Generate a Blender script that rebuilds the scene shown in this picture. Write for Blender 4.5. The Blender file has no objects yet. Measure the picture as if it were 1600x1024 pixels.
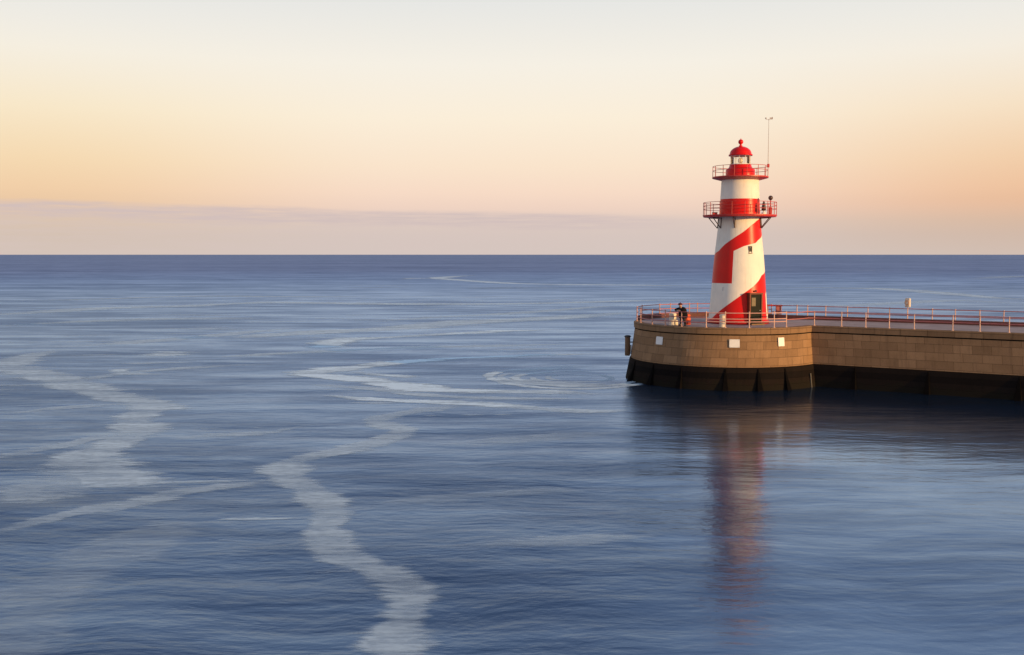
import bpy, math, random
from mathutils import Vector
random.seed(7)
PI = math.pi
scene = bpy.context.scene
COL = scene.collection

# ------------------------------------------------------------------ camera
W, H = 1600.0, 1024.0
FPX = 1591.0
CAMH = 9.5
HORIZON = 398.0
PITCH = math.atan((512 - HORIZON) / FPX)
CAM = Vector((0, 0, CAMH))
cd = bpy.data.cameras.new('camera'); cam = bpy.data.objects.new('camera', cd); COL.objects.link(cam)
cd.sensor_width = 36.0; cd.lens = 36.0 * FPX / W
cd.clip_start = 0.5; cd.clip_end = 200000
cam.location = CAM; cam.rotation_euler = (PI / 2 - PITCH, 0, 0)
scene.camera = cam
FW = Vector((0, math.cos(PITCH), -math.sin(PITCH))); UP = Vector((0, math.sin(PITCH), math.cos(PITCH))); RT = Vector((1, 0, 0))

def ray(x, y): return FW * FPX + RT * (x - 800) + UP * (512 - y)
def on_z(x, y, z):
    r = ray(x, y); t = (z - CAMH) / r.z
    return CAM + r * t
def on_y(x, y, Y):
    r = ray(x, y); return CAM + r * (Y / r.y)

# ------------------------------------------------------------------ material helpers
def new_mat(name):
    m = bpy.data.materials.new(name); m.use_nodes = True
    nt = m.node_tree
    for n in list(nt.nodes): nt.nodes.remove(n)
    out = nt.nodes.new('ShaderNodeOutputMaterial')
    return m, nt, out
class NT:
    def __init__(self, nt): self.nt = nt
    def n(self, t, **kw):
        nd = self.nt.nodes.new(t)
        for k, v in kw.items(): setattr(nd, k, v)
        return nd
    def l(self, a, b): self.nt.links.new(a, b)
    def math(self, op, a, b=None, c=None, clamp=False):
        nd = self.n('ShaderNodeMath', operation=op); nd.use_clamp = clamp
        for i, v in enumerate((a, b, c)):
            if v is None: continue
            if isinstance(v, (int, float)): nd.inputs[i].default_value = v
            else: self.l(v, nd.inputs[i])
        return nd.outputs[0]
    def mix(self, fac, a, b, blend='MIX'):
        nd = self.n('ShaderNodeMix', data_type='RGBA', blend_type=blend)
        for s, v in ((nd.inputs[0], fac), (nd.inputs[6], a), (nd.inputs[7], b)):
            if isinstance(v, (int, float)): s.default_value = v
            elif isinstance(v, (tuple, list)): s.default_value = (*v[:3], 1)
            else: self.l(v, s)
        return nd.outputs[2]
    def noise(self, vec, scale, detail=3, rough=0.5):
        nd = self.n('ShaderNodeTexNoise'); nd.inputs['Scale'].default_value = scale
        nd.inputs['Detail'].default_value = detail; nd.inputs['Roughness'].default_value = rough
        if vec is not None: self.l(vec, nd.inputs['Vector'])
        return nd.outputs['Fac']
    def mapping(self, vec, scale=(1, 1, 1), rot=(0, 0, 0), loc=(0, 0, 0)):
        nd = self.n('ShaderNodeMapping'); nd.inputs['Scale'].default_value = scale
        nd.inputs['Rotation'].default_value = rot; nd.inputs['Location'].default_value = loc
        self.l(vec, nd.inputs['Vector']); return nd.outputs[0]
    def rng(self, v, a, b, c, d, smooth=False):
        nd = self.n('ShaderNodeMapRange')
        if smooth: nd.interpolation_type = 'SMOOTHSTEP'
        self.l(v, nd.inputs[0])
        for i, q in enumerate((a, b, c, d)): nd.inputs[i + 1].default_value = q
        return nd.outputs[0]

def srgb(r, g, b):
    f = lambda c: (c / 255 / 12.92) if c / 255 <= 0.04045 else ((c / 255 + 0.055) / 1.055) ** 2.4
    return (f(r), f(g), f(b))

def simple(name, col, rough=0.55, var=0.25, scale=4.0, bump=0.15, metal=0.0, dirt=None, spec=0.5):
    m, nt, out = new_mat(name); g = NT(nt)
    b = g.n('ShaderNodeBsdfPrincipled'); g.l(b.outputs[0], out.inputs[0])
    tc = g.n('ShaderNodeTexCoord').outputs['Object']
    nz = g.noise(tc, scale, 5, 0.6)
    lo = tuple(c * (1 - var) for c in col); hi = tuple(min(1, c * (1 + var)) for c in col)
    c = g.mix(g.rng(nz, 0.3, 0.7, 0, 1), lo, hi)
    if dirt:
        st = g.noise(g.mapping(tc, (5, 5, 0.5)), scale, 4, 0.6)
        c = g.mix(g.rng(st, 0.5, 0.75, 0, 0.55), c, dirt)
    g.l(c, b.inputs['Base Color'])
    b.inputs['Roughness'].default_value = rough; b.inputs['Metallic'].default_value = metal
    b.inputs['Specular IOR Level'].default_value = spec
    if bump:
        bp = g.n('ShaderNodeBump'); bp.inputs['Strength'].default_value = bump; bp.inputs['Distance'].default_value = 0.02
        g.l(g.noise(tc, scale * 6, 4), bp.inputs['Height']); g.l(bp.outputs[0], b.inputs['Normal'])
    return m

# ------------------------------------------------------------------ mesh helpers
class MB:
    def __init__(self): self.v = []; self.f = []; self.mi = []; self.uv = []; self.sm = []
    def add(self, vs, fs, mi=0, uvs=None, smooth=False):
        o = len(self.v); self.v += [Vector(p) for p in vs]
        for i, f in enumerate(fs):
            self.f.append([o + k for k in f]); self.mi.append(mi); self.sm.append(smooth)
            self.uv.append(uvs[i] if uvs else None)
        return self
    def box(self, c, s, ax=None, mi=0, bev=0.0):
        c = Vector(c); X, Y, Z = ax or (Vector((1, 0, 0)), Vector((0, 1, 0)), Vector((0, 0, 1)))
        hx, hy, hz = s[0] / 2, s[1] / 2, s[2] / 2
        if bev <= 0:
            vs = [c + X * (a * hx) + Y * (b * hy) + Z * (d * hz) for d in (-1, 1) for b in (-1, 1) for a in (-1, 1)]
            fs = [(0, 2, 3, 1), (4, 5, 7, 6), (0, 1, 5, 4), (2, 6, 7, 3), (0, 4, 6, 2), (1, 3, 7, 5)]
            return self.add(vs, fs, mi)
        b = min(bev, hx * .9, hy * .9, hz * .9)
        # chamfered: octagonal-profile stack
        def ring(ix, iy, z):
            pts = [(hx - ix, -(hy - iy - b)), (hx - ix, hy - iy - b), (hx - ix - b, hy - iy), (-(hx - ix - b), hy - iy), (-(hx - ix), hy - iy - b), (-(hx - ix), -(hy - iy - b)), (-(hx - ix - b), -(hy - iy)), (hx - ix - b, -(hy - iy))]
            return [c + X * p + Y * q + Z * z for p, q in pts]
        bb = b * 0.99
        rs = [ring(bb * .6, bb * .6, -hz), ring(0, 0, -hz + b), ring(0, 0, hz - b), ring(bb * .6, bb * .6, hz)]
        vs = sum(rs, []); fs = []
        for k in range(3):
            for i in range(8):
                j = (i + 1) % 8; fs.append((k * 8 + i, k * 8 + j, k * 8 + 8 + j, k * 8 + 8 + i))
        fs.append(tuple(reversed(range(8)))); fs.append(tuple(range(24, 32)))
        return self.add(vs, fs, mi)
    def tube(self, p0, p1, r0, r1=None, n=10, mi=0, caps=True):
        p0 = Vector(p0); p1 = Vector(p1); r1 = r0 if r1 is None else r1
        d = (p1 - p0).normalized(); a = d.orthogonal().normalized(); b = d.cross(a)
        vs = [p + (a * math.cos(2 * PI * i / n) + b * math.sin(2 * PI * i / n)) * r for p, r in ((p0, r0), (p1, r1)) for i in range(n)]
        fs = [(i, (i + 1) % n, n + (i + 1) % n, n + i) for i in range(n)]
        self.add(vs, fs, mi, smooth=True)
        if caps: self.add(vs, [tuple(reversed(range(n))), tuple(range(n, 2 * n))], mi)
        return self
    def path(self, pts, r, n=8, closed=False, mi=0):
        pts = [Vector(p) for p in pts]; N = len(pts); vs = []
        for i, p in enumerate(pts):
            if closed: d = pts[(i + 1) % N] - pts[i - 1]
            else: d = pts[min(i + 1, N - 1)] - pts[max(i - 1, 0)]
            d.normalize(); a = d.cross(Vector((0, 0, 1)))
            if a.length < 1e-4: a = d.orthogonal()
            a.normalize(); b = d.cross(a)
            vs += [p + (a * math.cos(2 * PI * k / n) + b * math.sin(2 * PI * k / n)) * r for k in range(n)]
        fs = []
        for i in range(N if closed else N - 1):
            j = (i + 1) % N
            fs += [(i * n + k, i * n + (k + 1) % n, j * n + (k + 1) % n, j * n + k) for k in range(n)]
        self.add(vs, fs, mi, smooth=True)
        if not closed: self.add(vs, [tuple(reversed(range(n))), tuple(range((N - 1) * n, N * n))], mi)
        return self
    def lathe(self, c, prof, n=64, mi=0, smooth=True, cap0=True, cap1=True):
        """prof: list of (r, z)"""
        c = Vector(c); vs = [c + Vector((r * math.cos(2 * PI * i / n), r * math.sin(2 * PI * i / n), z)) for r, z in prof for i in range(n)]
        fs = []
        for k in range(len(prof) - 1):
            fs += [(k * n + i, k * n + (i + 1) % n, (k + 1) * n + (i + 1) % n, (k + 1) * n + i) for i in range(n)]
        self.add(vs, fs, mi, smooth=smooth)
        caps = []
        if cap0 and prof[0][0] > 1e-5: caps.append(tuple(reversed(range(n))))
        if cap1 and prof[-1][0] > 1e-5: caps.append(tuple(range((len(prof) - 1) * n, len(prof) * n)))
        if caps: self.add(vs, caps, mi)
        return self
    def build(self, name, mats, parent=None, loc=None):
        root = parent
        while root is not None and root.parent is not None: root = root.parent
        off = Vector(loc) if loc is not None else (root.location.copy() if root is not None else Vector((0, 0, 0)))
        me = bpy.data.meshes.new(name)
        me.from_pydata([tuple(p - off) for p in self.v], [], self.f)
        if not isinstance(mats, (list, tuple)): mats = [mats]
        for m in mats: me.materials.append(m)
        me.polygons.foreach_set('material_index', self.mi)
        me.polygons.foreach_set('use_smooth', self.sm)
        if any(u is not None for u in self.uv):
            uvl = me.uv_layers.new(name='UVMap')
            for p, u in zip(me.polygons, self.uv):
                if u is None: continue
                for li, q in zip(p.loop_indices, u): uvl.data[li].uv = q
        me.update()
        o = bpy.data.objects.new(name, me); COL.objects.link(o)
        if parent is not None: o.parent = parent
        else: o.location = off
        return o

def tag(o, label=None, cat=None, group=None, kind=None):
    if label: o['label'] = label
    if cat: o['category'] = cat
    if group: o['group'] = group
    if kind: o['kind'] = kind
    return o
def thing(name, loc, label, cat, group=None):
    o = bpy.data.objects.new(name, None); COL.objects.link(o); o.location = loc; o.empty_display_size = .3
    return tag(o, label, cat, group)

# ------------------------------------------------------------------ world and sun
SUN_AZ_V = Vector((0.8038, -0.5949)); SUN_EL = math.radians(8.0)
world = bpy.data.worlds.new('World'); scene.world = world; world.use_nodes = True
nt = world.node_tree
for n in list(nt.nodes): nt.nodes.remove(n)
g = NT(nt)
wo = g.n('ShaderNodeOutputWorld'); bg = g.n('ShaderNodeBackground'); g.l(bg.outputs[0], wo.inputs[0])
sky = g.n('ShaderNodeTexSky', sky_type='NISHITA'); sky.sun_disc = False
sky.sun_elevation = SUN_EL; sky.sun_rotation = math.atan2(SUN_AZ_V.x, SUN_AZ_V.y)
sky.dust_density = 2.0; sky.air_density = 1.0; sky.ozone_density = 1.5
gen = g.n('ShaderNodeTexCoord').outputs['Generated']
sp = g.n('ShaderNodeSeparateXYZ'); g.l(gen, sp.inputs[0])
X_, Y_, Z_ = sp.outputs
zc = g.math('MAXIMUM', Z_, 0.0)
ramp = g.n('ShaderNodeValToRGB'); g.l(zc, ramp.inputs[0])
stops = [(0.0, (211, 197, 190)), (0.018, (214, 198, 190)), (0.031, (223, 203, 191)), (0.045, (239, 211, 194)), (0.060, (247, 219, 198)), (0.085, (250, 228, 204)),
         (0.13, (251, 238, 217)), (0.18, (246, 240, 228)), (0.242, (229, 230, 228)), (0.34, (196, 208, 224)), (0.55, (162, 184, 214)), (1.0, (140, 166, 204))]
els = ramp.color_ramp.elements
while len(els) > 1: els.remove(els[-1])
els[0].position = stops[0][0]; els[0].color = (*srgb(*stops[0][1]), 1)
for p, c in stops[1:]:
    e = els.new(p); e.color = (*srgb(*c), 1)
col = ramp.outputs[0]
# azimuth tints: yellower to the left, pinker to the right, low down
az = g.math('ARCTAN2', X_, Y_)
low = g.rng(zc, 0.04, 0.22, 1.0, 0.0, True)
low = g.math('MULTIPLY', low, g.rng(zc, 0.0, 0.05, 0.35, 1.0))
left = g.math('MULTIPLY', g.rng(az, -0.10, -0.45, 0, 1, True), low)
right = g.math('MULTIPLY', g.rng(az, 0.12, 0.50, 0, 1, True), low)
col = g.mix(left, col, g.mix(1.0, col, (0.95, 0.88, 0.69), 'MULTIPLY'))
col = g.mix(right, col, g.mix(1.0, col, (0.92, 0.76, 0.60), 'MULTIPLY'))
# thin stratus band just above the horizon
el = g.math('ARCSINE', zc)
vec = g.n('ShaderNodeCombineXYZ'); g.l(az, vec.inputs[0]); g.l(el, vec.inputs[1])
wob = g.noise(g.mapping(vec.outputs[0], (9, 60, 1)), 1.0, 5, 0.6)
fine = g.noise(g.mapping(vec.outputs[0], (16, 260, 1), loc=(3, 1, 0)), 1.0, 4, 0.6)
# band centre sinks from left to right
cen = g.math('ADD', g.math('MULTIPLY', az, -0.017), 0.0335)
d = g.math('ADD', g.math('SUBTRACT', el, cen), g.math('MULTIPLY', g.math('SUBTRACT', wob, 0.5), 0.009))
top = g.rng(d, 0.0040, 0.0098, 1, 0, True)
bot = g.rng(d, -0.0115, -0.0035, 0, 1, True)
band = g.math('MULTIPLY', g.math('MULTIPLY', top, bot), g.rng(fine, 0.3, 0.62, 0.15, 1.0))
band = g.math('MULTIPLY', band, g.rng(az, 0.05, 0.22, 0.80, 0.0, True))
below = g.math('MULTIPLY', g.math('MULTIPLY', g.rng(d, 0.0, 0.008, 1, 0, True), g.rng(fine, 0.35, 0.7, 0.30, 0.62)), g.rng(az, 0.1, 0.35, 1.0, 0.0, True))
col = g.mix(below, col, srgb(215, 197, 191))
col = g.mix(band, col, srgb(208, 190, 188))
# high sky fades into the Nishita sky
nish = g.mix(1.0, sky.outputs[0], (0.10, 0.10, 0.10), 'MULTIPLY')
col = g.mix(g.rng(zc, 0.30, 0.85, 0, 0.45, True), col, nish)
g.l(col, bg.inputs['Color']); bg.inputs['Strength'].default_value = 1.0

sl = bpy.data.lights.new('sun', 'SUN'); so = bpy.data.objects.new('sun', sl); COL.objects.link(so)
sl.energy = 5.0; sl.angle = math.radians(0.8); sl.color = (1.0, 0.63, 0.25)
sdir = Vector((SUN_AZ_V.x * math.cos(SUN_EL), SUN_AZ_V.y * math.cos(SUN_EL), math.sin(SUN_EL)))
so.rotation_euler = (-sdir).to_track_quat('-Z', 'Y').to_euler(); so.location = sdir * 200

scene.view_settings.view_transform = 'Standard'; scene.view_settings.look = 'None'
scene.view_settings.exposure = 0; scene.view_settings.gamma = 1

# ------------------------------------------------------------------ sea
m_sea, nt, out = new_mat('sea_water'); g = NT(nt)
pos = g.n('ShaderNodeNewGeometry').outputs['Position']
# three families of long-crested waves, crests running across the view
wn = g.n('ShaderNodeTexNoise'); wn.inputs['Scale'].default_value = 0.12; wn.inputs['Detail'].default_value = 2; g.l(pos, wn.inputs['Vector'])
wv = g.n('ShaderNodeVectorMath', operation='MULTIPLY_ADD'); g.l(wn.outputs['Color'], wv.inputs[0]); wv.inputs[1].default_value = (3.5, 2.2, 0); g.l(pos, wv.inputs[2])
wp = wv.outputs[0]
w1 = g.noise(g.mapping(wp, (0.80, 1.75, 1), rot=(0, 0, 0.16)), 1.0, 3, 0.55)
w2 = g.noise(g.mapping(wp, (0.13, 0.40, 1), rot=(0, 0, -0.14)), 1.0, 3, 0.55)
w3 = g.noise(g.mapping(pos, (0.012, 0.055, 1), rot=(0, 0, 0.06)), 1.0, 3, 0.55)
# wind streaks and slicks: smoother and rougher lanes of water at three sizes
s1 = g.noise(g.mapping(wp, (0.07, 0.36, 1), rot=(0, 0, 0.05)), 1.0, 5, 0.68)
s2 = g.noise(g.mapping(wp, (0.013, 0.060, 1), rot=(0, 0, -0.05)), 1.0, 6, 0.68)
s3 = g.noise(g.mapping(pos, (0.0020, 0.0075, 1), rot=(0, 0, 0.03)), 1.0, 6, 0.65)
s4 = g.noise(g.mapping(wp, (0.042, 0.19, 1), rot=(0, 0, 0.07)), 1.0, 5, 0.68)
streak = g.math('ADD', g.math('ADD', g.math('MULTIPLY', s1, 0.26), g.math('MULTIPLY', s2, 0.26)), g.math('ADD', g.math('MULTIPLY', s3, 0.18), g.math('MULTIPLY', s4, 0.30)))
slick = g.rng(streak, 0.41, 0.59, 0, 1, True)
dist = g.n('ShaderNodeVectorMath', operation='LENGTH'); g.l(pos, dist.inputs[0]); dist = dist.outputs['Value']
far = g.rng(dist, 140, 700, 0, 1, True)
# sheltered water on the near side of the pier lies calmer
spx = g.n('ShaderNodeSeparateXYZ'); g.l(pos, spx.inputs[0])
sh = g.rng(g.math('SUBTRACT', spx.outputs[0], g.math('MULTIPLY', spx.outputs[1], 0.10)), -3.0, 7.0, 0, 1, True)
sh = g.math('MULTIPLY', sh, g.rng(spx.outputs[1], 74, 80, 1, 0, True))
w0 = g.noise(g.mapping(wp, (2.1, 4.4, 1), rot=(0, 0, -0.2)), 1.0, 2, 0.5)
hgt = g.math('ADD', g.math('MULTIPLY', g.math('SUBTRACT', w1, 0.5), 0.095), g.math('MULTIPLY', g.math('SUBTRACT', w2, 0.5), 0.32))
hgt = g.math('ADD', hgt, g.math('MULTIPLY', g.math('SUBTRACT', w3, 0.5), 1.0))
hgt = g.math('ADD', hgt, g.math('MULTIPLY', g.math('SUBTRACT', w0, 0.5), 0.028))
amp = g.math('MULTIPLY', g.rng(slick, 0, 1, 1.0, 0.55), g.rng(sh, 0, 1, 1.0, 0.32))
hgt = g.math('MULTIPLY', hgt, amp)
bp = g.n('ShaderNodeBump'); bp.inputs['Strength'].default_value = 1.0; bp.inputs['Distance'].default_value = 0.60
g.l(hgt, bp.inputs['Height'])
dif = g.n('ShaderNodeBsdfDiffuse'); dif.inputs['Color'].default_value = (0.008, 0.017, 0.036, 1)
glo = g.n('ShaderNodeBsdfGlossy'); g.l(g.mix(far, g.mix(slick, (0.45, 0.62, 0.96), (0.54, 0.70, 0.95)), (0.50, 0.635, 1.0)), glo.inputs['Color'])
rough = g.math('ADD', g.rng(far, 0, 1, 0.255, 0.56), g.rng(sh, 0, 1, 0.0, -0.11))
rough = g.math('ADD', rough, g.math('MULTIPLY', g.math('MULTIPLY', g.math('SUBTRACT', streak, 0.5), 0.9), far))
g.l(rough, glo.inputs['Roughness'])
g.l(bp.outputs[0], glo.inputs['Normal']); g.l(bp.outputs[0], dif.inputs['Normal'])
fr = g.n('ShaderNodeFresnel'); fr.inputs['IOR'].default_value = 1.5; g.l(bp.outputs[0], fr.inputs['Normal'])
fac = g.rng(fr.outputs[0], 0.04, 0.6, 0.18, 0.60)
fac = g.math('MULTIPLY', fac, g.rng(slick, 0, 1, 0.70, 1.34))
fac = g.math('MULTIPLY', fac, g.rng(far, 0, 1, 1.0, 0.68))
fac = g.math('MULTIPLY', fac, g.rng(sh, 0, 1, 1.0, 1.22))
mx = g.n('ShaderNodeMixShader'); g.l(fac, mx.inputs[0]); g.l(dif.outputs[0], mx.inputs[1]); g.l(glo.outputs[0], mx.inputs[2])
g.l(mx.outputs[0], out.inputs[0])
mb = MB()
rings = [0, 30, 60, 100, 160, 260, 450, 800, 1500, 3000, 7000, 16000, 40000, 70000]
n = 96; vs = [Vector((0, 60, 0))]
for r in rings[1:]: vs += [Vector((r * math.cos(2 * PI * i / n), 60 + r * math.sin(2 * PI * i / n), 0)) for i in range(n)]
fs = [(0, 1 + i, 1 + (i + 1) % n) for i in range(n)]
for k in range(len(rings) - 2):
    a = 1 + k * n; b = a + n
    fs += [(a + i, b + i, b + (i + 1) % n, a + (i + 1) % n) for i in range(n)]
mb.add(vs, fs); sea = mb.build('sea', m_sea); tag(sea, kind='structure')

# ------------------------------------------------------------------ foam
m_foam, nt, out = new_mat('sea_foam'); g = NT(nt)
pos = g.n('ShaderNodeNewGeometry').outputs['Position']
at = g.n('ShaderNodeAttribute'); at.attribute_name = 'fade'
n0 = g.noise(g.mapping(pos, (0.10, 0.55, 1), rot=(0, 0, 0.05)), 1.0, 5, 0.62)
n1 = g.noise(g.mapping(pos, (0.45, 1.7, 1), rot=(0, 0, 0.1)), 1.0, 5, 0.65)
n2 = g.noise(g.mapping(pos, (1.6, 5.0, 1), rot=(0, 0, -0.1)), 1.0, 4, 0.6)
nn = g.math('ADD', g.math('MULTIPLY', n0, 0.40), g.math('ADD', g.math('MULTIPLY', n1, 0.38), g.math('MULTIPLY', n2, 0.22)))
thread = g.rng(g.math('ADD', g.math('MULTIPLY', n1, 0.45), g.math('MULTIPLY', n2, 0.55)), 0.38, 0.60, 0, 1, True)
lac = g.math('MULTIPLY_ADD', thread, 0.65, 0.70)
lac = g.math('MULTIPLY', lac, g.rng(n0, 0.36, 0.60, 0.55, 1.4))
# the noise eats into the edges: a ragged outline
edge = g.math('ADD', at.outputs['Fac'], g.math('MULTIPLY', g.math('SUBTRACT', nn, 0.5), 2.2))
edge = g.rng(edge, 0.22, 0.62, 0, 1, True)
at2 = g.n('ShaderNodeAttribute'); at2.attribute_name = 'amount'
a = g.math('MULTIPLY', g.math('MULTIPLY', edge, lac), at2.outputs['Fac'], clamp=True)
df = g.n('ShaderNodeBsdfDiffuse'); df.inputs['Color'].default_value = (0.78, 0.90, 0.98, 1)
tr = g.n('ShaderNodeBsdfTransparent'); mx = g.n('ShaderNodeMixShader')
g.l(a, mx.inputs[0]); g.l(tr.outputs[0], mx.inputs[1]); g.l(df.outputs[0], mx.inputs[2]); g.l(mx.outputs[0], out.inputs[0])

def catmull(pts, sub=6):
    P = [pts[0]] + pts + [pts[-1]]; res = []
    for i in range(1, len(P) - 2):
        p0, p1, p2, p3 = P[i - 1], P[i], P[i + 1], P[i + 2]
        for k in range(sub):
            t = k / sub
            res.append(tuple(0.5 * (2 * b + (c - a_) * t + (2 * a_ - 5 * b + 4 * c - d_) * t * t + (-a_ + 3 * b - 3 * c + d_) * t ** 3)
                             for a_, b, c, d_ in zip(p0, p1, p2, p3)))
    res.append(tuple(pts[-1])); return res
# streaks of foam on the water: (image x, image y, half width in metres), amount
streaks = [
    (0.36, [(722, 634, .5), (690, 638, .8), (650, 643, 1.0), (592, 654, .9), (604, 664, .9), (632, 673, 1.0), (600, 688, .9), (540, 703, .9), (470, 718, .9), (448, 729, .95), (452, 748, .95), (480, 764, .9), (505, 785, .85), (516, 806, .8), (506, 832, .8), (520, 856, .85), (565, 882, .85), (612, 903, .8), (640, 925, .75), (636, 955, .75), (622, 985, .75), (616, 1020, .75), (610, 1080, .75)]),
    (0.44, [(100, 545, 1.0), (60, 553, 1.7), (22, 564, 2.2), (8, 574, 2.2), (55, 582, 2.2), (95, 594, 2.0), (130, 606, 1.8), (190, 622, 1.9), (246, 634, 1.6), (226, 643, 1.4), (206, 657, 1.4), (220, 670, 1.5), (196, 684, 1.4), (160, 702, 1.4), (132, 716, 1.6), (150, 733, 2.2), (190, 752, 1.8), (260, 765, 1.0)]),
    (0.42, [(-20, 720, .7), (50, 704, .8), (110, 694, .8), (160, 682, .7), (205, 679, .5)]),
    (0.28, [(150, 728, 2.2), (110, 750, 2.4), (60, 772, 1.8), (40, 782, .9)]),
    (0.34, [(-30, 840, .55), (40, 820, .6), (110, 803, .7), (190, 790, .8), (270, 772, .8), (350, 760, .7), (430, 750, .5)]),
    (0.85, [(1000, 552, .6), (840, 555, .8), (720, 560, 1.0), (640, 565, 1.2), (580, 571, 1.7), (530, 577, 2.1), (490, 582, 1.8), (480, 585, 1.4), (520, 589, 1.4), (570, 594, 1.4), (600, 599, 1.6), (640, 605, 1.8), (690, 610, 1.3), (780, 612, 1.1), (880, 613, .9), (975, 616, .5)]),
    (0.70, [(535, 579, .8), (575, 584, .8), (630, 588, .9), (645, 591, .7)]),
    (0.65, [(590, 597, 1.2), (620, 600, 1.6), (640, 596, 1.0)]),
    (0.72, [(500, 617, .5), (560, 623, .7), (640, 627, .8), (720, 630, .9), (800, 635, 1.0), (870, 641, 1.0), (930, 643, .8), (985, 641, .4)]),
    (0.75, [(484, 544, 1.2), (508, 542, 2.2), (516, 536, 2.2), (540, 531, 1.8), (610, 527, 1.5), (700, 522, 1.4), (800, 517, 1.3), (900, 515, .9)]),
    (0.50, [(330, 533, 1.5), (420, 524, 2.5), (520, 518, 3.2), (640, 512, 3.6), (720, 504, 4.0), (810, 500, 4.0), (910, 494, 3.4), (1010, 486, 2.4)]),
    (0.52, [(-40, 494, 3), (60, 488, 4.0), (160, 482, 3.6), (300, 478, 3.4), (420, 473, 3.4), (600, 475, 3.4), (800, 475, 3.4), (1000, 470, 2.6), (1110, 468, 2)]),
    (0.65, [(628, 437, 2.5), (650, 435, 4.5), (680, 436, 3.0)]),
    (0.65, [(745, 430, 3), (700, 433, 5), (684, 435, 5), (720, 438, 3.5), (800, 443, 4), (900, 445, 4.5), (1010, 446, 4), (1115, 448, 3)]),
    (0.60, [(238, 559, 1.0), (262, 553, 2.2), (284, 551, 1.2)]),
    (0.6, [(200, 576, .7), (182, 580, 1.0), (205, 584, .9), (262, 586, .4)]),
    (0.40, [(-40, 512, 2.0), (80, 505, 2.4), (200, 500, 2.4), (330, 498, 2.0), (450, 500, 1.2)]),
    (0.42, [(60, 545, 1.0), (180, 537, 1.7), (300, 528, 1.8), (400, 518, 1.6), (470, 512, 1.0)]),
    (0.50, [(1195, 449, 3), (1300, 450, 4), (1390, 452, 4.5), (1480, 459, 4), (1560, 466, 3.4), (1660, 470, 2.5)]),
    (0.40, [(1330, 424, 8), (1420, 421, 12), (1520, 421, 12), (1660, 424, 8)]),
    (0.4, [(1500, 438, 6), (1590, 432, 7), (1680, 432, 6)]),
    (0.42, [(1198, 473, 2), (1300, 478, 3), (1400, 474, 3), (1500, 470, 3), (1640, 478, 2)]),
    (0.22, [(780, 588, .8), (820, 580, 1.4), (880, 574, 1.6), (950, 572, 1.0)]),
    (0.42, [(782, 593, .7), (815, 597, 1.3), (870, 600, 1.2), (930, 602, .9), (975, 604, .4)]),
    (0.15, [(-30, 960, 1.1), (40, 930, 1.4), (110, 900, 1.5), (180, 862, 1.6), (250, 832, 1.2), (280, 815, .6)]),
    (0.14, [(-60, 1060, 1.2), (0, 1010, 1.5), (60, 960, 1.4), (120, 915, 1.0)]),
    (0.20, [(560, 790, .5), (680, 780, .8), (800, 772, .8), (920, 765, .5)]),
    (0.22, [(690, 862, .4), (820, 850, .6), (950, 842, .6), (1040, 836, .3)]),
    (0.46, [(470, 600, .5), (520, 604, .8), (575, 607, .8), (640, 615, .7), (720, 621, .7), (820, 623, .6), (940, 624, .4)]),
    (0.40, [(300, 560, .6), (380, 556, .9), (470, 551, 1.1), (570, 546, 1.1), (680, 542, 1.2), (800, 540, 1.1), (920, 537, .7)]),
    (0.36, [(120, 600, .4), (150, 590, .8), (230, 580, .9), (330, 573, .9), (430, 569, .6)]),
    (0.34, [(0, 650, .5), (70, 640, .7), (150, 634, .6), (210, 632, .4)]),
    (0.30, [(250, 690, .4), (330, 680, .6), (420, 676, .5), (500, 660, .3)]),
    (0.42, [(560, 505, .8), (680, 496, 1.6), (800, 490, 2.0), (930, 480, 1.6), (1000, 477, 1.0)]),
    (0.40, [(0, 470, 2.0), (140, 468, 2.6), (300, 463, 2.8), (480, 464, 2.2), (620, 462, 1.4)]),
    (0.22, [(640, 700, .5), (760, 690, .9), (880, 682, 1.0), (990, 676, .7)]),
]
sw = on_z(893, 590, 0)
for rr, a0, a1, hw, am in ((6.4, 80, 330, .50, .60), (5.3, 150, 400, .40, .50), (4.2, 60, 300, .42, .52), (3.0, 170, 420, .32, .42), (1.9, 20, 260, .3, .36)):
    pts = []
    for k in range(15):
        A = math.radians(a0 + (a1 - a0) * k / 14); q = rr * (1 + .05 * math.sin(3 * A + rr))
        pts.append((sw.x + q * math.cos(A), sw.y + q * math.sin(A), hw))
    streaks.append((am, pts, True))
# scattered short wisps of foam carried by the same current
for k in range(150):
    x = random.uniform(-60, 45); y = random.uniform(95, 330) if k < 80 else random.uniform(26, 95)
    if x > -3 and y < 92: continue
    ln = random.uniform(3, 12) * (y / 120 + .2); hw = random.uniform(.14, .5) * (y / 110 + .15); dr = random.uniform(-.12, .2)
    streaks.append((random.uniform(.18, .42), [(x + ln * t, y + ln * t * dr + random.uniform(-.4, .4) * hw, hw * (1 - abs(2 * t - 1) * .6)) for t in (0, .2, .4, .6, .8, 1)], True))
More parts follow.
